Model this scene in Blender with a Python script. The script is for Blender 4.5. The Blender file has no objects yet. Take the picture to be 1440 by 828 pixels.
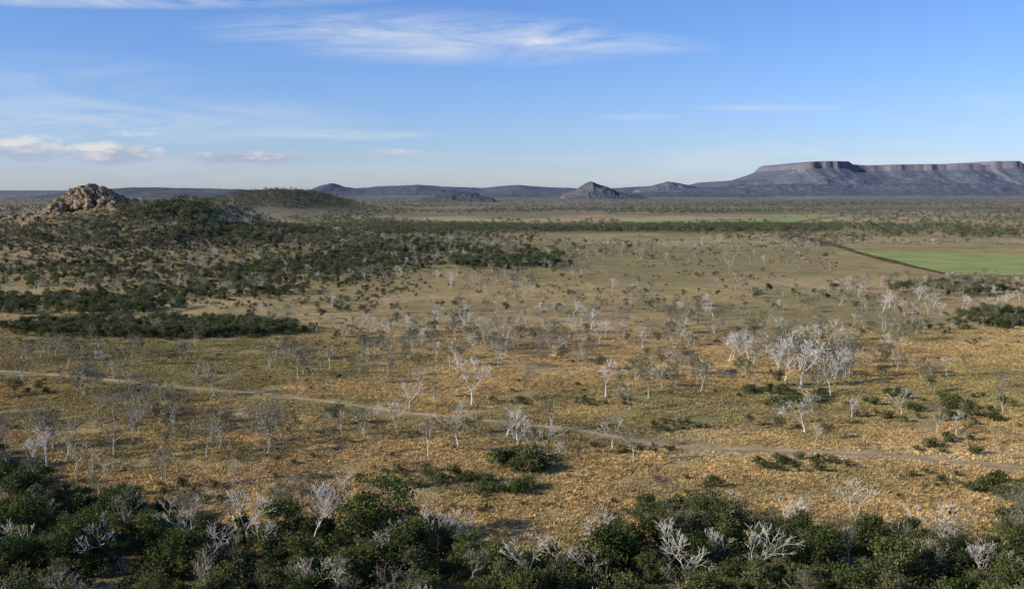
import bpy, math, numpy as np
from mathutils import Vector
R=np.random.default_rng(7)
F=1413.0; P=math.radians(5.98); CP,SP=math.cos(P),math.sin(P); H=60.0
sc=bpy.context.scene
# ---------------------------------------------------------------- noise
def hsh(i,j,s):
    i=i.astype(np.int64);j=j.astype(np.int64)
    n=(i*374761393+j*668265263+s*974711)&0xffffffff
    n=((n^(n>>13))*1274126177)&0xffffffff
    n=n^(n>>16)
    return (n&0xffff)/65535.0
def vn(x,y,s=0):
    x=np.asarray(x,float);y=np.asarray(y,float)
    i=np.floor(x);j=np.floor(y);fx=x-i;fy=y-j
    fx=fx*fx*(3-2*fx);fy=fy*fy*(3-2*fy)
    a=hsh(i,j,s);b=hsh(i+1,j,s);c=hsh(i,j+1,s);d=hsh(i+1,j+1,s)
    return (a*(1-fx)+b*fx)*(1-fy)+(c*(1-fx)+d*fx)*fy
def fbm(x,y,s=0,o=4):
    t=0;a=.5;n=0
    for k in range(o):
        t=t+a*vn(x*2**k,y*2**k,s+k*17);n+=a;a*=.5
    return t/n
def sstep(a,b,x):
    t=np.clip((x-a)/(b-a),0,1);return t*t*(3-2*t)
# ---------------------------------------------------------------- terrain
HX=[-1500,-900,-700,-600,-484,-434,-385,-340,-315,-290,-262,-201,-140,-60,30]
HZ=[0,5,12,18,27,37,40,39,42,41,27,14,6,2,0]
H2X=[-1250,-950,-800,-735,-690,-640,-590,-545,-500,-460,-400,-330,-200]
H2Z=[0,6,22,40,50,56,58,57,50,36,18,7,0]
def sm_interp(x,X,Z,w):
    t=0
    for k in(-1,-.5,0,.5,1): t=t+np.interp(x+k*w,X,Z)
    return t/5
def height(x,y):
    x=np.asarray(x,float);y=np.asarray(y,float)
    z=(fbm(x/70,y/70,3,3)-.5)*1.6+(fbm(x/400,y/400,9,2)-.5)*3*sstep(300,900,y)
    dy=y-950
    s=np.where(dy<0,130.,260.)
    wob=1+.25*(fbm(x/60,y/60,21,3)-.5)
    g=np.exp(-.5*(dy/s)**2)*sm_interp(x,HX,HZ,14)*wob
    z=z+g+ (fbm(x/25,y/25,31,3)-.5)*6*np.clip(g/30,0,1)
    z=z+9*np.exp(-.5*((x+150)/150)**2-.5*((y-880)/110)**2)*wob
    g2=np.exp(-.5*((y-2600)/300)**2)*sm_interp(x,H2X,H2Z,20)
    z=z+g2*(1+.3*(fbm(x/90,y/90,41,3)-.5))
    t=np.clip(1-y/112,0,1)**1.3
    z=z+np.minimum(t,1)*57
    return z
def proj(x,y,z=0.):
    dz=np.asarray(z)-H
    d=y*CP-dz*SP; up=y*SP+dz*CP
    d=np.where(d<1,1,d)
    return 720+F*x/d, 414-F*up/d
def ray(u,v):
    a=(np.asarray(u,float)-720)/F;b=(414-np.asarray(v,float))/F
    return a,CP+b*SP,-SP+b*CP
def ray_at(u,v,y):
    a,dy,dz=ray(u,v);return a*y/dy,H+y*dz/dy
TS=np.geomspace(110,26000,330)
def G(u,v):
    u=np.atleast_1d(np.asarray(u,float));v=np.atleast_1d(np.asarray(v,float))
    a,dy,dz=ray(u,v)
    res=np.full(u.shape,np.nan);prev=np.full(u.shape,100.)
    act=np.ones(u.shape,bool)
    for y in TS:
        i=np.where(act)[0]
        if len(i)==0:break
        zz=H+y*dz[i]/dy[i]
        if y>4000:h=np.zeros(len(i))
        else:h=height(a[i]*y/dy[i],np.full(len(i),y))
        hit=zz<=h
        res[i[hit]]=y;act[i[hit]]=False
        prev[i[~hit]]=y
    lo=prev.copy();hi=res.copy()
    ok=~np.isnan(hi)
    for _ in range(6):
        m=(lo+hi)/2;zz=H+m*dz/dy;h=height(a*m/dy,np.where(ok,m,100))
        below=zz<=h
        hi=np.where(below,m,hi);lo=np.where(below,lo,m)
    y=hi;x=a*y/dy
    return x[ok],y[ok],height(x[ok],y[ok]),ok
# ---------------------------------------------------------------- ground tint
STRAW=(.55,.392,.17);PALE=(.66,.50,.255);OLIVE=(.32,.28,.115);GREEN=(.2,.22,.065)
BROWN=(.29,.20,.105);WOOD=(.20,.185,.105);LITTER=(.14,.11,.055);HILL=(.33,.25,.135)
REG=[ # u,v,ru,rv,colour,strength
(300,350,420,60,OLIVE,.5),(130,330,200,45,HILL,.8),(620,360,200,28,OLIVE,.5),
(930,372,260,32,OLIVE,.6),(900,345,230,12,OLIVE,.6),(330,515,260,26,OLIVE,.6),(160,480,260,22,OLIVE,.55),
(220,600,260,22,STRAW,.2),(150,640,260,22,OLIVE,.45),(860,610,160,14,WOOD,.5),(700,600,120,10,BROWN,.5),
(1200,640,330,14,PALE,.6),(1000,612,90,10,PALE,.45),(780,730,170,35,STRAW,.5),
(1240,560,260,30,OLIVE,.6),(1150,470,220,20,OLIVE,.45),(950,480,240,20,BROWN,.3),
(850,410,260,14,STRAW,.6),(600,400,250,12,STRAW,.4),(1150,400,200,12,PALE,.3),
(660,310,170,4,PALE,.7),(1050,309,400,3.5,PALE,.7),(1150,340,330,8,PALE,.5),(1300,345,160,9,OLIVE,.4),
(800,326,340,3,WOOD,.7),(1340,293,130,2.5,(.09,.06,.045),.85),(1000,290,500,9,WOOD,.6),(500,290,300,8,OLIVE,.5),
(370,302,60,3,PALE,.4),(415,280,100,20,(.17,.125,.075),.95),(30,296,60,4,PALE,.5),(700,282,900,6,WOOD,.65),(1100,278,200,2,PALE,.35),(820,285,130,2,PALE,.35),
(1200,700,300,20,STRAW,.3),(640,680,90,12,WOOD,.5),(200,580,60,9,BROWN,.35),(450,650,160,20,BROWN,.2),(430,480,120,14,OLIVE,.45),(560,600,200,14,OLIVE,.4),(1050,690,200,14,OLIVE,.35)]
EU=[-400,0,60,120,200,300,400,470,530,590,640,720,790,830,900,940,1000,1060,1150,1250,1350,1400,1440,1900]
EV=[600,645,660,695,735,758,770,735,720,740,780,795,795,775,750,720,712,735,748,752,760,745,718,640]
def tint(x,y):
    x=np.asarray(x,float);y=np.asarray(y,float)
    z=np.where(y<3000,height(x,y),0)
    u,v=proj(x,np.maximum(y,60),np.where(y<105,0,z))
    c=np.empty(x.shape+(3,));c[:]=STRAW
    def mix(c,col,f):
        f=np.clip(f,0,1)[...,None];return c*(1-f)+np.array(col)*f
    n1=fbm(x/55,y/55,101,4);n2=fbm(x/14,y/14,131,3);n3=fbm(x/260,y/260,151,3)
    c=mix(c,OLIVE,sstep(.46,.64,n1)*.8)
    c=mix(c,PALE,sstep(.46,.28,n1)*.5)
    c=mix(c,BROWN,sstep(.56,.72,n2)*.6)
    for (a,b,ru,rv,col,s) in REG:
        q=((u-a)/ru)**2+((v-b)/rv)**2
        f=s*sstep(1.5,.3,q+(n2-.5)*1.2+(n1-.5)*.8)
        c=mix(c,col,f*(y>60))
    far=sstep(1100,2200,y)
    c=mix(c,WOOD,far*sstep(.42,.56,n3)*.7)
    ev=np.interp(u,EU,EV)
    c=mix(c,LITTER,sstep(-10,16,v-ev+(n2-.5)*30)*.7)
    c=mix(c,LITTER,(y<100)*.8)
    c=c*(.76+.48*n2)[...,None]
    return c
# ---------------------------------------------------------------- materials
def painted_haze_group():  # distance haze painted into base colours, bluer with distance from origin
    g=bpy.data.node_groups.new("painted_haze",'ShaderNodeTree')
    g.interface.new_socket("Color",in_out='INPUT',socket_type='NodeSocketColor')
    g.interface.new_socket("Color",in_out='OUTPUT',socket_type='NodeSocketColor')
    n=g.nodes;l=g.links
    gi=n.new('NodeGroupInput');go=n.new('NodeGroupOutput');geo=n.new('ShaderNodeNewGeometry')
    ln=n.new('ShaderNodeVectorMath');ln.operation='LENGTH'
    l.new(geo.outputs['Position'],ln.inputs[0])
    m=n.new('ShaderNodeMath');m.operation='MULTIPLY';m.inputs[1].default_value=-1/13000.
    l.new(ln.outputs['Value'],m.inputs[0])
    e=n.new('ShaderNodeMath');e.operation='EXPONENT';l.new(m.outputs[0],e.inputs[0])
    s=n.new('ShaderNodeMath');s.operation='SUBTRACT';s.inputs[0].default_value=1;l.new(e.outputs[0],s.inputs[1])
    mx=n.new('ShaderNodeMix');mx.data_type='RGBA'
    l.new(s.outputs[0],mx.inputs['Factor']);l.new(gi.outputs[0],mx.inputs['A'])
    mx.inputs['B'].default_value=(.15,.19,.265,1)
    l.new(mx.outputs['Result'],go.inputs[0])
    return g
HZG=painted_haze_group()
def newmat(name):
    m=bpy.data.materials.new(name);m.use_nodes=True
    n=m.node_tree.nodes;n.clear();return m,n,m.node_tree.links
def noise(n,l,vec,scale,detail=3,rough=.55):
    t=n.new('ShaderNodeTexNoise');t.inputs['Scale'].default_value=scale;t.inputs['Detail'].default_value=detail
    t.inputs['Roughness'].default_value=rough;l.new(vec,t.inputs['Vector']);return t.outputs['Fac']
def ramp(n,l,f,a,b,c0=0.,c1=1.):
    t=n.new('ShaderNodeMapRange');t.inputs[1].default_value=a;t.inputs[2].default_value=b
    t.inputs[3].default_value=c0;t.inputs[4].default_value=c1;l.new(f,t.inputs[0]);return t.outputs[0]
def mixc(n,l,f,a,b,mode='MIX'):
    t=n.new('ShaderNodeMix');t.data_type='RGBA';t.blend_type=mode
    for s,k in((f,'Factor'),(a,'A'),(b,'B')):
        if isinstance(s,(tuple,list)):t.inputs[k].default_value=tuple(s)+(1,)
        elif isinstance(s,(int,float)):t.inputs[k].default_value=s
        else:l.new(s,t.inputs[k])
    return t.outputs['Result']
def mathn(n,l,op,a,b=None):
    t=n.new('ShaderNodeMath');t.operation=op
    for k,s in enumerate((a,b)):
        if s is None:continue
        if isinstance(s,(int,float)):t.inputs[k].default_value=s
        else:l.new(s,t.inputs[k])
    return t.outputs[0]
def hz(n,l,c):  # tints a base colour with the painted haze
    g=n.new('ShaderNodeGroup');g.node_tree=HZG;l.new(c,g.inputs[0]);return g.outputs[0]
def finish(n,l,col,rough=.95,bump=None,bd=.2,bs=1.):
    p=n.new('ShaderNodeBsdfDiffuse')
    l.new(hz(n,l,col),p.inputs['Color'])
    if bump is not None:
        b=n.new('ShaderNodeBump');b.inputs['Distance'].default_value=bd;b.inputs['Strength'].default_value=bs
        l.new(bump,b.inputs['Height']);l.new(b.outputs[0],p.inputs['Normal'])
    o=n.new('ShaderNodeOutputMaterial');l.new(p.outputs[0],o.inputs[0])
def ground_mat():
    m,n,l=newmat("dry_grassland")
    geo=n.new('ShaderNodeNewGeometry');pos=geo.outputs['Position']
    at=n.new('ShaderNodeAttribute');at.attribute_name="tint"
    c=at.outputs['Color']
    a=noise(n,l,pos,.28,4,.65);b=noise(n,l,pos,1.6,3,.7);d=noise(n,l,pos,.045,4,.65)
    c=mixc(n,l,ramp(n,l,a,.50,.66,0,.65),c,(.16,.14,.06))
    c=mixc(n,l,ramp(n,l,d,.52,.66,0,.55),c,(.18,.165,.075))
    c=mixc(n,l,ramp(n,l,b,.52,.68,0,.7),c,(.12,.09,.04))
    c=mixc(n,l,ramp(n,l,b,.46,.3,0,.4),c,(.68,.52,.27))
    finish(n,l,c,.95,b,.6,.9)
    return m
def leaf_mat(name,c1,c2,tr=0.):
    m,n,l=newmat(name)
    geo=n.new('ShaderNodeNewGeometry');oi=n.new('ShaderNodeObjectInfo')
    c=mixc(n,l,oi.outputs['Random'],c1,c2)
    f=noise(n,l,geo.outputs['Position'],.9,1)
    c=mixc(n,l,1.,c,ramp(n,l,f,.3,.7,.6,1.5),'MULTIPLY')
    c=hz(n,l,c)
    d=n.new('ShaderNodeBsdfDiffuse');l.new(c,d.inputs[0]);out=d.outputs[0]
    if tr>0:
        t=n.new('ShaderNodeBsdfTranslucent');mx=n.new('ShaderNodeMixShader');l.new(c,t.inputs[0])
        mx.inputs[0].default_value=tr
        l.new(d.outputs[0],mx.inputs[1]);l.new(t.outputs[0],mx.inputs[2]);out=mx.outputs[0]
    o=n.new('ShaderNodeOutputMaterial');l.new(out,o.inputs[0]);return m
def bark_mat(name,c1,c2):
    m,n,l=newmat(name)
    geo=n.new('ShaderNodeNewGeometry')
    f=noise(n,l,geo.outputs['Position'],1.3,2)
    finish(n,l,mixc(n,l,ramp(n,l,f,.35,.65),c1,c2),.8);return m
def grass_mat():
    m,n,l=newmat("grass_blades")
    at=n.new('ShaderNodeAttribute');at.attribute_name="tint";at.attribute_type='INSTANCER'
    geo=n.new('ShaderNodeNewGeometry');f=noise(n,l,geo.outputs['Position'],.8,1)
    c=mixc(n,l,1.,at.outputs['Color'],ramp(n,l,f,.3,.7,.6,1.5),'MULTIPLY')
    d=n.new('ShaderNodeBsdfDiffuse');l.new(c,d.inputs[0])
    o=n.new('ShaderNodeOutputMaterial');l.new(d.outputs[0],o.inputs[0]);return m
def hill_mat(name,c1,c2,scale,c3=None):
    m,n,l=newmat(name)
    geo=n.new('ShaderNodeNewGeometry');pos=geo.outputs['Position']
    f=noise(n,l,pos,scale,6,.75);f2=noise(n,l,pos,scale*.18,3,.6)
    c=mixc(n,l,ramp(n,l,f,.42,.58),c1,c2)
    c=mixc(n,l,ramp(n,l,f2,.45,.62,0,.5),c,(.19,.145,.095))
    if c3:
        sx=n.new('ShaderNodeSeparateXYZ');l.new(geo.outputs['True Normal'],sx.inputs[0])
        mp=n.new('ShaderNodeMapping');mp.inputs['Scale'].default_value=(1,1,.12);l.new(pos,mp.inputs[0])
        f3=noise(n,l,mp.outputs[0],.014,5,.75)
        cc=mixc(n,l,ramp(n,l,f3,.38,.54),(.10,.07,.055),c3)
        c=mixc(n,l,ramp(n,l,sx.outputs[2],.80,.62),c,cc)
    finish(n,l,c);return m
M_ground=ground_mat()
M_dark=leaf_mat("dark_green_leaves",(.045,.070,.020),(.14,.16,.05),.15)
M_olive=leaf_mat("olive_leaves",(.085,.095,.04),(.16,.155,.07))
M_grey=leaf_mat("grey_green_leaves",(.15,.14,.08),(.25,.215,.13))
M_bush=leaf_mat("bush_leaves",(.06,.080,.024),(.14,.145,.055))
M_white=bark_mat("white_bark",(.78,.74,.66),(.58,.53,.46))
M_gbark=bark_mat("grey_bark",(.44,.39,.33),(.27,.23,.19))
M_dbark=bark_mat("dark_bark",(.12,.10,.08),(.07,.055,.045))
M_grass=grass_mat()
# ---------------------------------------------------------------- plant prototypes
def tube(V,Fc,pts,rad,sides):
    base=len(V);n=len(pts)
    for k in range(n):
        d=pts[min(k+1,n-1)]-pts[max(k-1,0)]
        d=d/(np.linalg.norm(d)+1e-9)
        a=np.cross(d,(0,0,1.)) if abs(d[2])<.9 else np.cross(d,(1.,0,0))
        a/=np.linalg.norm(a);b=np.cross(d,a)
        for s in range(sides):
            t=2*math.pi*s/sides
            V.append(tuple(pts[k]+rad[k]*(a*math.cos(t)+b*math.sin(t))))
    for k in range(n-1):
        for s in range(sides):
            s2=(s+1)%sides
            Fc.append((base+k*sides+s,base+k*sides+s2,base+(k+1)*sides+s2,base+(k+1)*sides+s))
def grow(r,V,Fc,tips,p,d,L,rad,dep,maxd,spread,up,minr):
    ns=4 if dep<2 else 3
    pts=[p.copy()];rr=[rad];cur=p.copy();d=d.copy()
    for k in range(ns):
        d=d+r.normal(0,.14,3)+np.array([0,0,up]);d/=np.linalg.norm(d)
        cur=cur+d*L/ns;pts.append(cur.copy());rr.append(max(rad*(1-.45*(k+1)/ns),minr))
    tube(V,Fc,pts,rr,6 if dep==0 else (4 if dep<3 else 3))
    if dep>=maxd:
        tips.append(cur);return
    nc=int(r.integers(2,4))
    ph=r.uniform(0,6.28)
    for c in range(nc):
        az=ph+c*6.28/nc+r.uniform(-.5,.5);an=spread*r.uniform(.6,1.3)
        a=np.cross(d,(0.3,.2,1.));a/=np.linalg.norm(a);b=np.cross(d,a)
        nd=d*math.cos(an)+(a*math.cos(az)+b*math.sin(az))*math.sin(an)
        grow(r,V,Fc,tips,cur,nd,L*r.uniform(.62,.9),rr[-1]*r.uniform(.65,.9),dep+1,maxd,spread,up,minr)
    if dep>0:
        k=int(r.integers(1,ns));az=r.uniform(0,6.28)
        nd=d*.5+np.array([math.cos(az),math.sin(az),.2]);nd/=np.linalg.norm(nd)
        grow(r,V,Fc,tips,pts[k],nd,L*r.uniform(.4,.65),rr[k]*.5,min(dep+2,maxd),maxd,spread,up,minr)
def leaves(r,cent,sd,per,size,flat=.7,asp=.5):
    C=np.repeat(cent,per,0);n=len(C)
    C=C+r.normal(0,1,(n,3))*np.array([sd,sd,sd*flat])
    a=r.normal(0,1,(n,3));a/=np.linalg.norm(a,axis=1)[:,None]
    b=np.cross(a,r.normal(0,1,(n,3)));b/=np.linalg.norm(b,axis=1)[:,None]
    s=(size*r.uniform(.6,1.4,n))[:,None]
    a=a*s;b=b*s*asp
    return np.stack([C-a,C-b*1.0,C+a,C+b],1).reshape(-1,3)
def mkmesh(name,V,Fc,LV,mats,target):
    V=np.array(V).reshape(-1,3);nl=len(LV)//4
    A=np.vstack([V,LV]) if nl else V
    A=A.copy();zmax=np.percentile(A[:,2],99.5)
    A*=target/zmax
    fl=[list(f) for f in Fc]+[[len(V)+4*k+j for j in range(4)] for k in range(nl)]
    me=bpy.data.meshes.new(name);me.from_pydata(A.tolist(),[],fl)
    for m in mats:me.materials.append(m)
    mi=np.zeros(len(fl),np.int32);mi[len(Fc):]=len(mats)-1
    me.polygons.foreach_set('material_index',mi);me.update();return me
def hash_(s):return sum(ord(c)*(i+3) for i,c in enumerate(s))
def proto(kind,k):
    r=np.random.default_rng(1000+hash_(kind)+k)
    V=[];Fc=[];tips=[]
    up0=np.array([r.normal(0,.06),r.normal(0,.06),1.])
    Z=np.zeros(3);Z[2]=-.3
    if kind=='bare':
        grow(r,V,Fc,tips,Z,up0,r.uniform(2.8,4.6),.29,0,5,.5,.07,.036)
        return mkmesh('dead_gum',V,Fc,np.zeros((0,3)),[M_white],10)
    if kind=='sparse':
        grow(r,V,Fc,tips,Z,up0,r.uniform(3.2,4.8),.19,0,4,.45,.08,.032)
        T=np.array(tips);T=T[r.random(len(T))<.8]
        return mkmesh('sparse_gum',V,Fc,leaves(r,T,.45,20,.17),[M_white if k%2==0 else M_gbark,M_grey if k%3 else M_olive],10)
    if kind=='olive':
        grow(r,V,Fc,tips,Z,up0,r.uniform(2,3),.2,0,4,.55,.05,.03)
        T=np.array(tips);T=T[r.random(len(T))<.8]
        return mkmesh('olive_gum',V,Fc,leaves(r,T,.5,18,.22),[M_gbark,M_olive],10)
    if kind=='green':
        grow(r,V,Fc,tips,Z,up0,r.uniform(1.4,2.6),.24,0,4,.56,.05,.04)
        T=np.array(tips);T=T[r.random(len(T))<.88]
        return mkmesh('green_tree',V,Fc,leaves(r,T,.48,38,.18),[M_dbark,M_dark],10)
    if kind=='bush':
        for s in range(4):
            az=r.uniform(0,6.28);d=np.array([math.cos(az)*.7,math.sin(az)*.7,1.]);d/=np.linalg.norm(d)
            grow(r,V,Fc,tips,Z*.3,d,r.uniform(.7,1.1),.06,1,3,.6,.02,.015)
        T=np.array(tips);T=T[r.random(len(T))<.75]
        return mkmesh('bush',V,Fc,leaves(r,T,.28,18,.16),[M_dbark,(M_bush,M_dark,M_olive)[k%3]],3)
    if kind=='far':
        grow(r,V,Fc,tips,Z,up0,r.uniform(2,3.2),.2,0,2,.7,.03,.06)
        T=np.array(tips)
        return mkmesh('far_gum',V,Fc,leaves(r,T,1.0,12,.5),[M_dbark,M_olive if k%3==0 else M_bush],10)
    if kind=='fargrey':
        grow(r,V,Fc,tips,Z,up0,r.uniform(2,3.2),.2,0,3,.6,.05,.05)
        T=np.array(tips)
        return mkmesh('far_grey_gum',V,Fc,leaves(r,T,.8,7,.35),[M_dbark if k%2 else M_gbark,M_grey if k%2 else M_olive],10)
PRO={}
def mkcoll(kind,n,fn=proto):
    c=bpy.data.collections.new(kind+"_plants")
    ms=[]
    for k in range(n):
        me=fn(kind,k);o=bpy.data.objects.new(me.name,me);c.objects.link(o);ms.append(me)
    PRO[kind]=(c,ms)
for kd,n in(('bare',9),('sparse',9),('olive',5),('green',7),('bush',6),('far',6),('fargrey',5)):mkcoll(kd,n)
def grass_patch(kind,k):
    r=np.random.default_rng(500+k);V=[];Fc=[]
    for t in range(46):
        cx,cy=r.uniform(-3,3,2);h=r.uniform(.25,.7);w=h*.6
        for b in range(8):
            az=r.uniform(0,6.28);ca,sa=math.cos(az),math.sin(az)
            bx,by=cx+ca*.08,cy+sa*.08;q=.08
            i=len(V);V+= [(bx-sa*q,by+ca*q,-.05),(bx+sa*q,by-ca*q,-.05),(bx+ca*w,by+sa*w,h*r.uniform(.6,1))]
            Fc.append((i,i+1,i+2))
    me=bpy.data.meshes.new('grass_patch');me.from_pydata(V,[],Fc);me.materials.append(M_grass);return me
mkcoll('grass',5,grass_patch)
def scatter(name,kind,x,y,z,scl,col=None):
    n=len(x);print(name,n)
    if n==0:return
    me=bpy.data.meshes.new(name);me.vertices.add(n)
    me.vertices.foreach_set('co',np.stack([x,y,z],1).astype(np.float32).ravel())
    a=me.attributes.new('rot','FLOAT','POINT');a.data.foreach_set('value',R.uniform(0,6.28,n).astype(np.float32))
    a=me.attributes.new('scl','FLOAT','POINT');a.data.foreach_set('value',np.asarray(scl,np.float32))
    a=me.attributes.new('pick','INT','POINT');a.data.foreach_set('value',R.integers(0,1000,n).astype(np.int32))
    if col is not None:
        a=me.attributes.new('tint','FLOAT_COLOR','POINT')
        a.data.foreach_set('color',np.hstack([col,np.ones((n,1))]).astype(np.float32).ravel())
    o=bpy.data.objects.new(name,me);sc.collection.objects.link(o)
    g=bpy.data.node_groups.new(name+"_scatter",'GeometryNodeTree')
    g.interface.new_socket('Geometry',in_out='INPUT',socket_type='NodeSocketGeometry')
    g.interface.new_socket('Geometry',in_out='OUTPUT',socket_type='NodeSocketGeometry')
    N=g.nodes;L=g.links
    gi=N.new('NodeGroupInput');go=N.new('NodeGroupOutput')
    ci=N.new('GeometryNodeCollectionInfo');ci.inputs['Collection'].default_value=PRO[kind][0]
    ci.inputs['Separate Children'].default_value=True;ci.inputs['Reset Children'].default_value=True
    ip=N.new('GeometryNodeInstanceOnPoints');ip.inputs['Pick Instance'].default_value=True
    def at(nm,t):
        q=N.new('GeometryNodeInputNamedAttribute');q.data_type=t;q.inputs['Name'].default_value=nm;return q.outputs['Attribute']
    cx=N.new('ShaderNodeCombineXYZ');L.new(at('rot','FLOAT'),cx.inputs['Z'])
    er=N.new('FunctionNodeEulerToRotation');L.new(cx.outputs[0],er.inputs[0])
    L.new(gi.outputs[0],ip.inputs['Points']);L.new(ci.outputs[0],ip.inputs['Instance'])
    L.new(at('pick','INT'),ip.inputs['Instance Index']);L.new(er.outputs[0],ip.inputs['Rotation'])
    L.new(at('scl','FLOAT'),ip.inputs['Scale']);L.new(ip.outputs[0],go.inputs[0])
    md=o.modifiers.new('scatter','NODES');md.node_group=g
    return o
# ---------------------------------------------------------------- ground sheet
ys=[-260.]
while ys[-1]<45000:
    y=ys[-1];ys.append(y+max(2.4,abs(y)*.009 if y>0 else 8))
ys=np.array(ys);S=np.linspace(-1.5,1.5,520)
Y=np.repeat(ys[:,None],len(S),1);X=S[None,:]*(200+np.maximum(Y,0)*.75)
Z=height(X,Y);Z=np.where(Y>9000,Z*np.clip((20000-Y)/11000,0,1),Z)
nr,ncl=Y.shape
me=bpy.data.meshes.new("ground")
me.vertices.add(nr*ncl);me.vertices.foreach_set('co',np.stack([X,Y,Z],-1).astype(np.float32).ravel())
idx=np.arange(nr*ncl).reshape(nr,ncl)
q=np.stack([idx[:-1,:-1],idx[:-1,1:],idx[1:,1:],idx[1:,:-1]],-1).reshape(-1,4)
me.loops.add(q.size);me.loops.foreach_set('vertex_index',q.ravel().astype(np.int32))
me.polygons.add(len(q));me.polygons.foreach_set('loop_start',(np.arange(len(q))*4).astype(np.int32))
me.polygons.foreach_set('loop_total',np.full(len(q),4,np.int32))
me.update();me.validate()
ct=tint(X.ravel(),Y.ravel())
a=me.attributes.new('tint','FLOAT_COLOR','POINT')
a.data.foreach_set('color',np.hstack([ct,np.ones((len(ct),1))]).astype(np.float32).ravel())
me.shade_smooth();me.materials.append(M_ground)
g=bpy.data.objects.new("ground",me);sc.collection.objects.link(g)
# ---------------------------------------------------------------- grid mesh helper
def gridobj(name,X,Y,Z,mat,smooth=True,uv=False):
    nr,nc=X.shape
    idx=np.arange(nr*nc).reshape(nr,nc)
    q=np.stack([idx[:-1,:-1],idx[:-1,1:],idx[1:,1:],idx[1:,:-1]],-1).reshape(-1,4)
    me=bpy.data.meshes.new(name);me.from_pydata(np.stack([X,Y,Z],-1).reshape(-1,3).tolist(),[],q.tolist())
    if uv:
        U=np.repeat(np.linspace(0,1,nc)[None],nr,0).ravel()
        at=me.attributes.new('across','FLOAT','POINT');at.data.foreach_set('value',U.astype(np.float32))
    if smooth:me.shade_smooth()
    me.materials.append(mat);o=bpy.data.objects.new(name,me);sc.collection.objects.link(o);return o
# tracks
def track_mat(name,c1,c2,amax=.9):
    m,n,l=newmat(name)
    geo=n.new('ShaderNodeNewGeometry');at=n.new('ShaderNodeAttribute');at.attribute_name='across'
    f=noise(n,l,geo.outputs['Position'],.8,4,.65);f2=noise(n,l,geo.outputs['Position'],.12,3)
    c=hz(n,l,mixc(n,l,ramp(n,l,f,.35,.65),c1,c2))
    t=mathn(n,l,'ABSOLUTE',mathn(n,l,'SUBTRACT',at.outputs['Fac'],.5))
    e=ramp(n,l,mathn(n,l,'ADD',t,mathn(n,l,'MULTIPLY',mathn(n,l,'SUBTRACT',f,.5),.8)),.42,.25,0,1)
    al=mathn(n,l,'MULTIPLY',e,ramp(n,l,f2,.35,.6,.2,amax))
    d=n.new('ShaderNodeBsdfDiffuse');tr=n.new('ShaderNodeBsdfTransparent');mx=n.new('ShaderNodeMixShader')
    l.new(c,d.inputs[0]);l.new(al,mx.inputs[0]);l.new(tr.outputs[0],mx.inputs[1]);l.new(d.outputs[0],mx.inputs[2])
    o=n.new('ShaderNodeOutputMaterial');l.new(mx.outputs[0],o.inputs[0]);return m
M_track=track_mat("pale_dirt",(.66,.50,.30),(.54,.39,.22),.85)
M_red=track_mat("dark_soil",(.13,.085,.055),(.09,.06,.04))
def ribbon(name,pts,w,mat):
    u=np.array([p[0] for p in pts],float);v=np.array([p[1] for p in pts],float)
    tt=np.linspace(0,len(pts)-1,len(pts)*24)
    k=np.arange(len(pts))
    uu=np.interp(tt,k,u);vv=np.interp(tt,k,v)
    ker=np.ones(15)/15
    uu=np.convolve(np.pad(uu,7,mode='edge'),ker,'valid');vv=np.convolve(np.pad(vv,7,mode='edge'),ker,'valid')
    x,y,z,ok=G(uu,vv)
    tx=np.gradient(x);ty=np.gradient(y);L=np.hypot(tx,ty)+1e-6
    nx,ny=-ty/L,tx/L
    o=np.linspace(-.5,.5,7)*w
    X=x[:,None]+nx[:,None]*o;Yy=y[:,None]+ny[:,None]*o
    return gridobj(name,X,Yy,height(X,Yy)+.05+Yy*.0003,mat,uv=True)
ribbon("dirt_track",[(-200,515),(0,522),(60,526),(180,537),(260,546),(370,554),(470,566),(560,580),(640,587),(720,596),(800,603),(870,615),(950,630),(1100,633),(1250,640),(1440,658),(1650,680)],4,M_track)
ribbon("dirt_track",[(950,634),(1050,645),(1180,668),(1300,672),(1440,690)],3,M_track)
ribbon("dirt_track",[(360,555),(330,590),(380,640),(330,700)],3,M_track)
ribbon("dirt_track",[(700,602),(760,606),(830,620),(900,640)],4,M_red)
ribbon("dirt_road",[(1110,331),(1150,338),(1190,350),(1230,362),(1290,376),(1340,387),(1440,410),(1600,440)],14,M_red)
# crop fields
def field_mat(name,c1,c2):
    m,n,l=newmat(name);geo=n.new('ShaderNodeNewGeometry')
    f=noise(n,l,geo.outputs['Position'],.03,6,.65)
    finish(n,l,mixc(n,l,ramp(n,l,f,.35,.65),c1,c2));return m
M_crop=field_mat("green_crop",(.27,.32,.09),(.40,.42,.15))
def field(name,q,mat,dz):
    x,y,z,ok=G([p[0] for p in q],[p[1] for p in q])
    s=np.linspace(0,1,50)[:,None];t=np.linspace(0,1,50)[None]
    X=(x[0]*(1-t)+x[1]*t)*(1-s)+(x[3]*(1-t)+x[2]*t)*s
    Yy=(y[0]*(1-t)+y[1]*t)*(1-s)+(y[3]*(1-t)+y[2]*t)*s
    return gridobj(name,X,Yy,height(X,Yy)+dz,mat)
field("green_crop_field",[(1198,352),(1640,362),(1640,384),(1345,388)],M_crop,.4)
field("green_crop_field",[(870,312),(1190,303),(1120,313),(985,318)],M_crop,.9)
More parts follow.
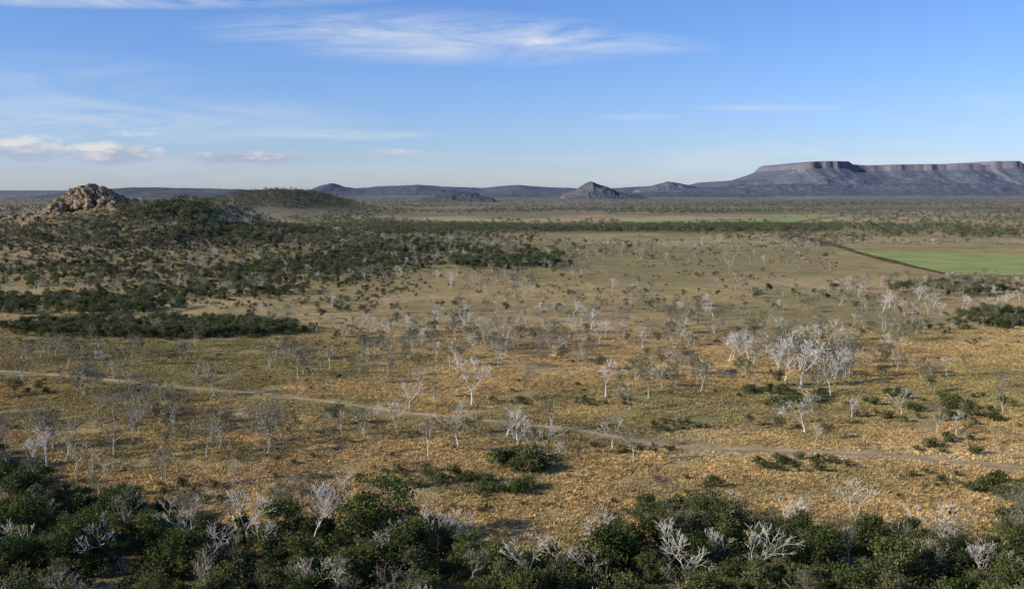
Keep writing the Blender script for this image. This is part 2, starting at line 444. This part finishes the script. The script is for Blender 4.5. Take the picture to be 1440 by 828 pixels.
# ---------------------------------------------------------------- distant hills & mesa
M_far=hill_mat("wooded_far_slope",(.04,.045,.033),(.13,.105,.07),.012)
M_mesa=hill_mat("mesa_slope",(.05,.055,.04),(.16,.125,.085),.009,(.32,.18,.115))
def hill(name,prof,y0,depth,mat,nx=240,ny=60,mesa=False,seed=0):
    u=[p[0] for p in prof];v=[p[1]+(1.5 if mesa else 0) for p in prof]
    px,pz=ray_at(u,v,y0)
    X=np.repeat(np.linspace(px[0],px[-1],nx)[None],ny,0)
    t=np.repeat(np.linspace(-1,1,ny)[:,None],nx,1)
    if mesa:
        t=np.repeat(np.interp(np.linspace(0,1,ny),[0,.6,.85,1],[-1,-.38,-.1,1])[:,None],nx,1)
    Pz=np.interp(X,px,pz)
    e=np.linspace(0,1,nx)[None]
    endf=sstep(0,.05,e)*sstep(1,.95,e)
    w=depth/8
    gl=fbm(X/w,t*depth/w,seed+5,5)
    if mesa:
        tj=t+(fbm(X/700,X*0,seed+9,5)-.5)*.26
        cl=np.interp(Pz,[150,260,330,400],[.0,.10,.21,.23])
        tal=np.clip((-.285-tj)/.66,0,1)
        s=np.where(tj>-.285,1-cl*sstep(-.262,-.285,tj),(1-cl)*(1-tal)**1.6)
        s=s*(1-sstep(.6,1,t))
        Zz=Pz*s+ (gl-.5)*95*np.where(tal>0,np.sin(np.pi*np.clip(tal,0,1)**.7),0)
    else:
        s=np.clip(np.cos(np.abs(t)*math.pi/2),0,1)**1.6
        Zz=(Pz+6)*s*(1+(gl-.5)*.55*np.clip(np.abs(t)*2.5,0,1))-6
        Zz+= (fbm(X/(w*.3),t*depth/(w*.3),seed+8,3)-.5)*max(Pz.mean(),20)*.22
    Zz=(Zz+12)*endf-12
    return gridobj(name,X,y0+t*depth,Zz-3,mat,not mesa)
hill("distant_hills",[(-500,285),(-200,275),(0,280),(60,277),(110,272),(160,267),(230,264),(300,265),(350,267),(420,267),(500,265),(530,262),(560,261),(590,259.5),(620,262),(680,264),(710,261),(730,260),(770,263),(840,266),(900,262),(960,260),(1060,262),(1200,263),(1440,262),(2000,264)],14000,1500,M_far,600,40,seed=1)
hill("distant_hills",[(-400,280),(-100,277),(20,281),(60,278),(100,270),(150,265),(200,263),(240,263.5),(280,266),(340,265.5),(370,271),(440,280)],7500,900,M_far,240,40,seed=2)
hill("distant_hill",[(425,270),(440,266),(452,261),(468,257.5),(482,262),(500,265),(520,267),(560,265),(590,263),(625,266),(680,272)],10500,1100,M_far,160,40,seed=3)
hill("conical_hill",[(785,277),(800,270),(808,267),(816,262),(824,257),(831,255),(839,258),(846,260),(856,263),(866,269),(885,273),(910,277)],6500,380,M_far,140,50,seed=4)
hill("wooded_hill",[(580,280),(612,272),(640,269),(665,272),(700,279)],5000,300,M_far,90,40,seed=6)
hill("wooded_hill",[(660,276),(720,269),(760,271),(800,268),(870,271),(960,269),(1040,272),(1100,277)],8200,700,M_far,190,40,seed=26)
hill("distant_hill",[(890,268),(920,260),(940,255),(952,257),(975,262),(1010,268)],11500,700,M_far,120,40,seed=7)
hill("mesa",[(940,268),(985,260),(1010,254),(1060,251),(1085,243),(1098,238),(1105,230),(1112,228),(1135,227),(1170,227),(1178,231),(1200,232),(1240,231),(1300,230.5),(1340,230),(1349,233),(1356,232),(1360,227),(1393,227),(1400,232),(1420,241),(1440,250),(1520,264)],12000,2100,M_mesa,900,170,True,seed=11)
hill("mesa",[(1350,260),(1405,240),(1418,234),(1440,232),(1500,231),(1700,232),(1850,255)],16000,2100,M_mesa,300,100,True,seed=15)
hill("foothills",[(920,270),(980,265),(1040,261),(1120,258),(1200,260.5),(1300,257),(1400,260),(1500,259),(1650,268)],9800,900,M_far,300,50,seed=19)
# ---------------------------------------------------------------- granite outcrop
def granite_mat():
    m,n,l=newmat("granite");geo=n.new('ShaderNodeNewGeometry');pos=geo.outputs['Position']
    mp=n.new('ShaderNodeMapping');mp.inputs['Scale'].default_value=(1,1,.4);l.new(pos,mp.inputs[0])
    f=noise(n,l,mp.outputs[0],.42,6,.8);f2=noise(n,l,pos,.16,4,.65)
    c=mixc(n,l,ramp(n,l,f,.42,.55),(.13,.105,.07),(.60,.43,.27))
    c=mixc(n,l,ramp(n,l,f2,.52,.60,0,.8),c,(.13,.12,.06))
    finish(n,l,c,.9,f,3.,1.);return m
def boulder(r,c,s,n=3):
    import bmesh
    bm=bmesh.new();bmesh.ops.create_icosphere(bm,subdivisions=n,radius=1)
    co=np.array([v.co[:] for v in bm.verts]);fs=[[v.index for v in f.verts] for f in bm.faces];bm.free()
    o=r.uniform(0,100,3)
    for k,(fr,am) in enumerate(((1.3,.36),(3,.30),(7,.2))):
        d=vn(co[:,0]*fr+o[0]+co[:,2]*1.7*fr,co[:,1]*fr+o[1]-co[:,2]*.9*fr,k+5)-.5
        co=co*(1+am*d)[:,None]
    return co*np.array(s)+np.array(c),fs
r=np.random.default_rng(3);V=[];Fs=[]
def addb(c,s,n=3):
    co,fs=boulder(r,c,s,n);b=len(V);V.extend(co.tolist());Fs.extend([[i+b for i in f] for f in fs])
yb=925.
for (u,vt,w) in((80,289,8),(90,281,10),(100,272,11),(110,265,12),(120,261,13),(131,260,13),(142,264,13),(153,270,12),(164,276,12),(176,284,9)):
    x,zt=ray_at(u,vt,yb)
    x=float(x);zt=float(zt);zb=float(height(x,yb))-8
    hh=zt-zb
    addb((x,yb+r.uniform(-3,3),zb+hh*.47),(w*.85,w*1.4,hh*.54),4)
    for k in range(14):
        yy=yb-r.uniform(6,22);s=r.uniform(1.4,4.2);xx=x+r.uniform(-8,8)
        q=math.sqrt(max(0,1-((yb-yy)/26)**2))
        addb((xx,yy,zb+5+ (hh-8)*q*r.uniform(.3,.8)),(s*1.2,s,s*.9),2)
for k in range(90):
    x=r.normal(-400,38);y=yb-abs(r.normal(0,38));s=r.uniform(.8,2.4)
    addb((x,y,float(height(x,y))+s*.2),(s*1.3,s,s*.8),2)
me=bpy.data.meshes.new("granite_outcrop");me.from_pydata(V,[],Fs);me.materials.append(granite_mat())
o=bpy.data.objects.new("granite_outcrop",me);sc.collection.objects.link(o)
def rockclear(x,y):return (np.hypot((x+395)/44,(y-900)/48)<1)
# ---------------------------------------------------------------- vegetation masses
def ell(lst):
    us=[];vs=[];hs=[]
    for (a,b,ru,rv,n,h0,h1) in lst:
        t=R.uniform(0,6.283,n);q=np.sqrt(R.random(n))
        us.append(a+ru*q*np.cos(t));vs.append(b+rv*q*np.sin(t));hs.append(R.uniform(h0,h1,n))
    u=np.concatenate(us);v=np.concatenate(vs);h=np.concatenate(hs)
    x,y,z,ok=G(u,v);return x,y,z,h[ok]
def belt(n,off,y0=100,y1=300,amp=70,gap=None):
    y=R.uniform(y0,y1,n);x=R.uniform(-1,1,n)*(y*.6+45);z=height(x,y)
    u,v=proj(x,np.maximum(y,90),np.where(y<110,0,z));
    e=np.interp(u,EU,EV)+(fbm(x/14,y/14,77,2)-.5)*amp+off
    k=(v>e)&((y>118)|(z<60-.41*y-13))
    if gap:k&=fbm(x/11,y/11,gap,2)>.36
    return x[k],y[k],z[k]
x,y,z=belt(2000,6,gap=71);scatter("green_thicket",'green',x,y,z,.24+.48*R.random(len(x))**1.8)
x,y,z=belt(460,0);scatter("olive_thicket",'olive',x,y,z,R.uniform(.3,.68,len(x)))
x,y,z=belt(4200,-6,y0=115);scatter("thicket_undergrowth",'bush',x,y,z,R.uniform(.3,1.3,len(x)))
x,y,z=belt(260,-8,y0=120);scatter("thicket_sparse_gums",'sparse',x,y,z,R.uniform(.5,.92,len(x)))
x,y,z=belt(120,-4,y0=120);scatter("thicket_dead_gums",'bare',x,y,z,R.uniform(.6,.92,len(x)))
w=ell([(215,464,205,12,520,3,5.5),(110,432,150,14,300,3,6.5),(300,412,130,10,160,3,6),(400,388,140,14,220,3,6),(470,372,110,12,230,3,6),
 (620,362,170,16,380,3.5,7),(710,372,80,7,190,3.5,6.5),(500,350,120,12,170,3,6),(250,378,260,18,220,3,6),(80,390,150,16,130,3,6.5),
 (160,340,200,34,170,2.5,4.5),(248,296,36,9,150,3,6),(330,330,90,20,120,3,5.5),(30,330,80,26,70,3,5),(420,330,150,9,160,4,7),
 (80,300,75,10,14,2,4),(620,335,150,8,170,4,7),(1060,410,180,14,30,3,5),(1340,410,90,8,60,4,7),(1400,452,60,9,36,4,7)])
x,y,z,h=w;k=R.random(len(x));clear=~rockclear(x,y)
m=(k<.5)&clear;scatter("woodland",'olive',x[m],y[m],z[m],h[m]/10)
m=(k>=.5)&clear;xx=x[m]+R.normal(0,3,m.sum());yy=y[m]+R.normal(0,3,m.sum())
scatter("woodland_green",'green',xx,yy,height(xx,yy),h[m]/11)
x,y,z,h=ell([(850,323,330,2.6,1100,6,9),(1010,321,150,2.4,300,7,10),(600,318,150,3,260,5,8),(415,279,90,14,700,4,7),(1330,300,150,6,150,5,9),(1200,322,200,5,200,5,9),(1350,330,120,6,140,5,9),(500,326,140,5,260,5,8),(900,297,260,3,300,6,9),(1150,288,280,3,400,6,9)])
scatter("tree_line",'far',x,y,z,h/10)
x,y,z,h=ell([(215,462,230,18,200,1,2.4),(300,390,300,45,420,1,2.4),(620,365,200,24,160,1,2.3),(160,325,180,38,900,.8,2.3),(245,298,70,16,110,1,2.6),(330,335,120,24,260,1,2.3),(230,370,300,25,300,1,2.4),
 (738,655,42,11,30,1.5,4),(660,675,60,9,16,1.2,2.6),(690,690,60,10,14,1.2,2.6),(850,566,45,6,10,1,2.4),(1100,560,70,14,30,1.2,2.8),(1130,655,70,9,22,.8,2.2),
 (1250,575,60,22,20,1,2.8),(1370,580,60,24,26,1.2,3),(1350,630,70,12,12,1,2.2),(1320,675,60,9,10,.8,2.),(1400,690,50,14,14,1.5,3.2),(900,632,70,8,20,.8,1.6),
 (950,600,60,8,20,1,1.8),(1180,500,30,12,14,2,3.5),(1420,455,40,7,22,2.5,4),(1330,458,60,9,18,1.5,3.2),(720,565,30,6,6,1,2),(540,400,70,12,30,1.5,3),(360,380,60,6,24,1.5,3),(480,430,60,12,26,1,3),
 (60,545,60,10,8,1,2),(240,700,80,20,24,1,2.2),(560,675,60,12,14,1,2.6)])
c=~rockclear(x,y)|(R.random(len(x))<.12);scatter("shrubs",'bush',x[c],y[c],z[c],h[c]/3)
# loose savanna scatter in world space
n=5800;y=np.sqrt(R.uniform(215**2,1150**2,n));x=R.uniform(-1,1,n)*(y*.66+60)
d=fbm(x/45,y/45,211,3);z=height(x,y);u,v=proj(x,y,z)
keep=(d+R.normal(0,.05,n)>.525-.055*(v>430)*(u>420)*(u<1280)+.05*(v<430)*(u>800)+.05*(v>600)+.03*((u>200)&(u<600)&(v>480)&(v<560)))
keep&=~((u>1180)&(v<395)&(v>345))&~rockclear(x,y)
x,y,z=x[keep],y[keep],z[keep];k=R.random(len(x))
m=k<.62;scatter("savanna_gums",'sparse',x[m],y[m],z[m],R.uniform(.38,.88,m.sum()))
m=(k>=.62)&(k<.77);scatter("savanna_dead_gums",'bare',x[m],y[m],z[m],R.uniform(.45,.85,m.sum()))
m=k>=.77;scatter("savanna_olive_gums",'olive',x[m],y[m],z[m],R.uniform(.3,.62,m.sum()))
n=15000;y=np.sqrt(R.uniform(140**2,1200**2,n));x=R.uniform(-1,1,n)*(y*.66+60)
d=fbm(x/30,y/30,311,3);z=height(x,y);u,v=proj(x,y,z)
keep=(d+R.normal(0,.06,n)>.575)&~((u>1180)&(v<395)&(v>345))&~rockclear(x,y)
scatter("low_scrub",'bush',x[keep],y[keep],z[keep],R.uniform(.14,.45,keep.sum()))
x,y,z,h=ell([(1080,495,60,18,26,6,10),(1160,520,60,22,20,6,10),(930,540,80,16,18,6,9),(740,475,90,20,34,5,9),(490,520,120,25,34,6,9),(140,550,60,8,14,6,9),(590,465,60,12,12,6,9),
 (1000,470,120,14,26,5,9),(700,395,60,12,20,6,9),(1360,405,70,12,30,6,9),(900,440,100,14,16,6,9),(190,600,90,25,12,7,10),(340,620,80,22,12,7,10),(420,745,60,12,6,8,10),(1250,470,70,14,14,6,10),(60,630,60,14,10,7,10),
 (640,500,140,20,30,6,10),(150,505,140,10,20,5,8)])
scatter("grey_timber",'sparse',x,y,z,h/10)
x,y,z,h=ell([(1130,510,110,28,22,7,11),(800,470,260,34,26,5,9),(1330,430,120,22,18,5,9),(600,480,140,30,12,6,9),(500,380,260,30,40,5,8)])
scatter("white_dead_timber",'bare',x,y,z,h/10)
# distant woodland across the plain
n=46000;u=R.uniform(-350,1790,n);v=270+ (R.random(n)**1.5)*78
x,y,z,ok=G(u,v);u=u[ok];v=v[ok]
dn=fbm(x/170,y/420,401,3)
de=np.where(v<300,.8,np.where(v<313,np.where(u>540,.26,.55),np.where(v<317,np.where(u>540,.22,.5),np.where(v<327,np.where((u>480)&(u<1180),.9,.38),np.where(u<560,.5,.2)))))
de=np.where((v>300)&(v<330)&(u<560)&(u>270),.6,de)
de=np.where((y<1150)&(u<620),de*.22,de)
k=R.random(len(x))<np.clip(de*sstep(.36,.60,dn+.12*(de-.4))*1.5,0,1)
k&=~((u>1185)&(v>343))&~((v>302)&(v<318)&(u>870)&(u<1190)&(v<320-.055*(u-870)))
k&=~rockclear(x,y)
x,y,z=x[k],y[k],z[k];q=R.random(len(x))
m=q<.6;scatter("distant_woodland",'far',x[m],y[m],z[m],R.uniform(.35,.8,m.sum()))
m=~m;scatter("distant_grey_woodland",'fargrey',x[m],y[m],z[m],R.uniform(.4,.85,m.sum()))
# tall dry grass
n=21000;y=np.sqrt(R.uniform(125**2,440**2,n));x=R.uniform(-1,1,n)*(y*.58+20)
z=height(x,y);u,v=proj(x,y,z);d=fbm(x/12,y/12,501,3)
k=(d>.34)&(R.random(n)<sstep(440,330,y)*.7+.3)&(v<np.interp(u,EU,EV)+30)
tx,ty,_,_=G(np.linspace(-50,1500,260),np.interp(np.linspace(-50,1500,260),[-200,0,60,180,260,370,470,560,640,720,800,870,950,1100,1250,1440,1650],[515,522,526,537,546,554,566,580,587,596,603,615,630,633,640,658,680]))
dm=np.full(n,1e9)
for a,b in zip(tx,ty):dm=np.minimum(dm,np.hypot(x-a,y-b))
k&=dm>4.
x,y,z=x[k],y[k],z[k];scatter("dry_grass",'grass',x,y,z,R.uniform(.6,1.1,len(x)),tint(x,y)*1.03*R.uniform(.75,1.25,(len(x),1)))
# ---------------------------------------------------------------- individual trees
cnt={}
def tree(name,kind,u,v,hp):
    x,y,z,ok=G([u],[v])
    if len(x)==0:return
    k=cnt.get(kind,0);cnt[kind]=k+1
    ms=PRO[kind][1];o=bpy.data.objects.new(name,ms[k%len(ms)])
    hm=hp*math.hypot(y[0],H)/F
    o.location=(x[0],y[0],z[0]);s=hm/10;o.scale=(s,s,s);o.rotation_euler=(0,0,R.uniform(0,6.28))
    sc.collection.objects.link(o)
for t in [(663,570,75),(852,558,52),(1125,546,68),(1168,558,62),(560,610,46),(645,627,62),(727,640,66),(348,768,80),(440,768,90),(470,742,76),(65,658,60),(108,662,45),(140,695,52),(1207,750,74),
 (1055,826,94),(965,832,80),(742,830,82),(1383,830,66),(1132,745,48),(655,768,56),(1040,722,34),(590,548,30),(575,472,30),(653,456,28),(790,812,56),(1110,520,55),(1345,800,56),(550,790,60),(30,800,70),(1290,750,46)]:
    tree("dead_gum_tree",'bare',*t)
for t in [(375,640,52),(185,628,58),(292,645,55),(330,682,62),(238,688,58),(1243,530,52),(1068,548,64),(1048,522,46),(912,560,48),(985,552,52),(465,607,32),(300,558,50),(505,542,50),(440,530,45),(700,506,34),(1145,486,46),(775,492,48),(160,640,60),(1190,520,50),(745,560,40)]:
    tree("grey_gum_tree",'sparse',*t)
for t in [(535,775,98),(505,770,70),(20,720,60),(60,780,85),(140,800,80),(270,815,70),(850,825,80),(930,780,60),(1250,825,70),(1170,800,60),(1420,790,60),(1330,815,60)]:
    tree("green_gum_tree",'green',*t)
# ---------------------------------------------------------------- light, sky, camera
EL=math.radians(23);AZ=math.radians(252)
sv=Vector((math.sin(AZ)*math.cos(EL),math.cos(AZ)*math.cos(EL),math.sin(EL)))
ld=bpy.data.lights.new("sun",'SUN');ld.energy=5.;ld.angle=math.radians(.5);ld.color=(1,.91,.75)
lo=bpy.data.objects.new("sun",ld);lo.rotation_euler=sv.to_track_quat('Z','Y').to_euler();lo.location=(0,0,500);sc.collection.objects.link(lo)
w=bpy.data.worlds.new("World");sc.world=w;w.use_nodes=True
n=w.node_tree.nodes;l=w.node_tree.links;n.clear()
sky=n.new('ShaderNodeTexSky');sky.sky_type='NISHITA';sky.sun_disc=False;sky.sun_elevation=EL;sky.sun_rotation=AZ
sky.air_density=1.0;sky.dust_density=.2;sky.ozone_density=4
tc=n.new('ShaderNodeTexCoord');sx=n.new('ShaderNodeSeparateXYZ');l.new(tc.outputs['Generated'],sx.inputs[0])
yy=mathn(n,l,'MAXIMUM',mathn(n,l,'ABSOLUTE',sx.outputs[1]),.05)
U=mathn(n,l,'DIVIDE',sx.outputs[0],yy);Vv=mathn(n,l,'DIVIDE',sx.outputs[2],yy)
def cvec(su,sv_,off):
    c=n.new('ShaderNodeCombineXYZ');l.new(mathn(n,l,'MULTIPLY',U,su),c.inputs[0]);l.new(mathn(n,l,'MULTIPLY',Vv,sv_),c.inputs[1])
    c.inputs[2].default_value=off;return c.outputs[0]
def em(pu,pv,ru,rv,tilt=0.):
    a,b_,c_=ray(pu,pv);cu=float(a/b_);cv=float(c_/b_)
    du=mathn(n,l,'SUBTRACT',U,cu)
    dv=mathn(n,l,'ADD',mathn(n,l,'SUBTRACT',Vv,cv),mathn(n,l,'MULTIPLY',du,tilt))
    a=mathn(n,l,'POWER',mathn(n,l,'ABSOLUTE',mathn(n,l,'DIVIDE',du,ru/F)),2.)
    b=mathn(n,l,'POWER',mathn(n,l,'ABSOLUTE',mathn(n,l,'DIVIDE',dv,rv/F)),2.)
    s=mathn(n,l,'ADD',a,b);return ramp(n,l,s,1.,.0)
def total(lst):
    t=None
    for (q,s) in lst:
        e=mathn(n,l,'MULTIPLY',em(*q),s);t=e if t is None else mathn(n,l,'ADD',t,e)
    return t
cir=total([((600,52,340,42,.03),.9),((820,55,200,20,.06),.8),((230,0,330,14),1.),((140,170,420,40),.6),((480,190,170,9),.65),((1180,222,330,26),.6),((700,240,900,30),.3),((1090,152,120,6),.6),((890,164,70,6),.5),((1400,142,60,12),.6),((60,110,240,40),.3)])
nz=n.new('ShaderNodeTexNoise');nz.inputs['Scale'].default_value=1;nz.inputs['Detail'].default_value=7;nz.inputs['Roughness'].default_value=.64;nz.inputs['Distortion'].default_value=1.
l.new(cvec(6,38,2.3),nz.inputs['Vector'])
cf=mathn(n,l,'MULTIPLY',cir,ramp(n,l,nz.outputs['Fac'],.34,.74))
cum=total([((28,210,90,26),1.4),((165,216,82,22),1.5),((345,222,112,14),1.45),((190,189,55,6),1.),((550,214,55,7),.8),((622,240,24,7),.8)])
nz2=n.new('ShaderNodeTexNoise');nz2.inputs['Scale'].default_value=1;nz2.inputs['Detail'].default_value=8;nz2.inputs['Roughness'].default_value=.66
l.new(cvec(24,80,7.4),nz2.inputs['Vector'])
c2=ramp(n,l,mathn(n,l,'ADD',mathn(n,l,'MULTIPLY',cum,.34),nz2.outputs['Fac']),.66,.92)
c2=mathn(n,l,'MULTIPLY',c2,ramp(n,l,cum,.05,.45))
hzt=mixc(n,l,ramp(n,l,Vv,.0,.19),(.92,1.03,1.53),(.83,1.0,1.44))
tnt=mixc(n,l,1.,sky.outputs[0],hzt,'MULTIPLY')
cc=mixc(n,l,cf,tnt,(6.8,7.2,7.7))
lit=mixc(n,l,ramp(n,l,mathn(n,l,'ADD',Vv,mathn(n,l,'MULTIPLY',nz2.outputs['Fac'],.06)),.060,.074),(3.7,4.1,5.4),(7.6,7.2,6.9))
cc=mixc(n,l,mathn(n,l,'MULTIPLY',c2,.8),cc,lit)
bg=n.new('ShaderNodeBackground');bg.inputs[1].default_value=.108;l.new(cc,bg.inputs[0])
ow=n.new('ShaderNodeOutputWorld');l.new(bg.outputs[0],ow.inputs[0])
cd=bpy.data.cameras.new("camera");cd.sensor_width=36;cd.lens=36*F/1440;cd.clip_start=.5;cd.clip_end=90000
co=bpy.data.objects.new("camera",cd);co.location=(0,0,H);co.rotation_euler=(math.radians(90)-P,0,0)
sc.collection.objects.link(co);sc.camera=co
sc.view_settings.view_transform='Standard';sc.view_settings.look='None';sc.view_settings.exposure=0
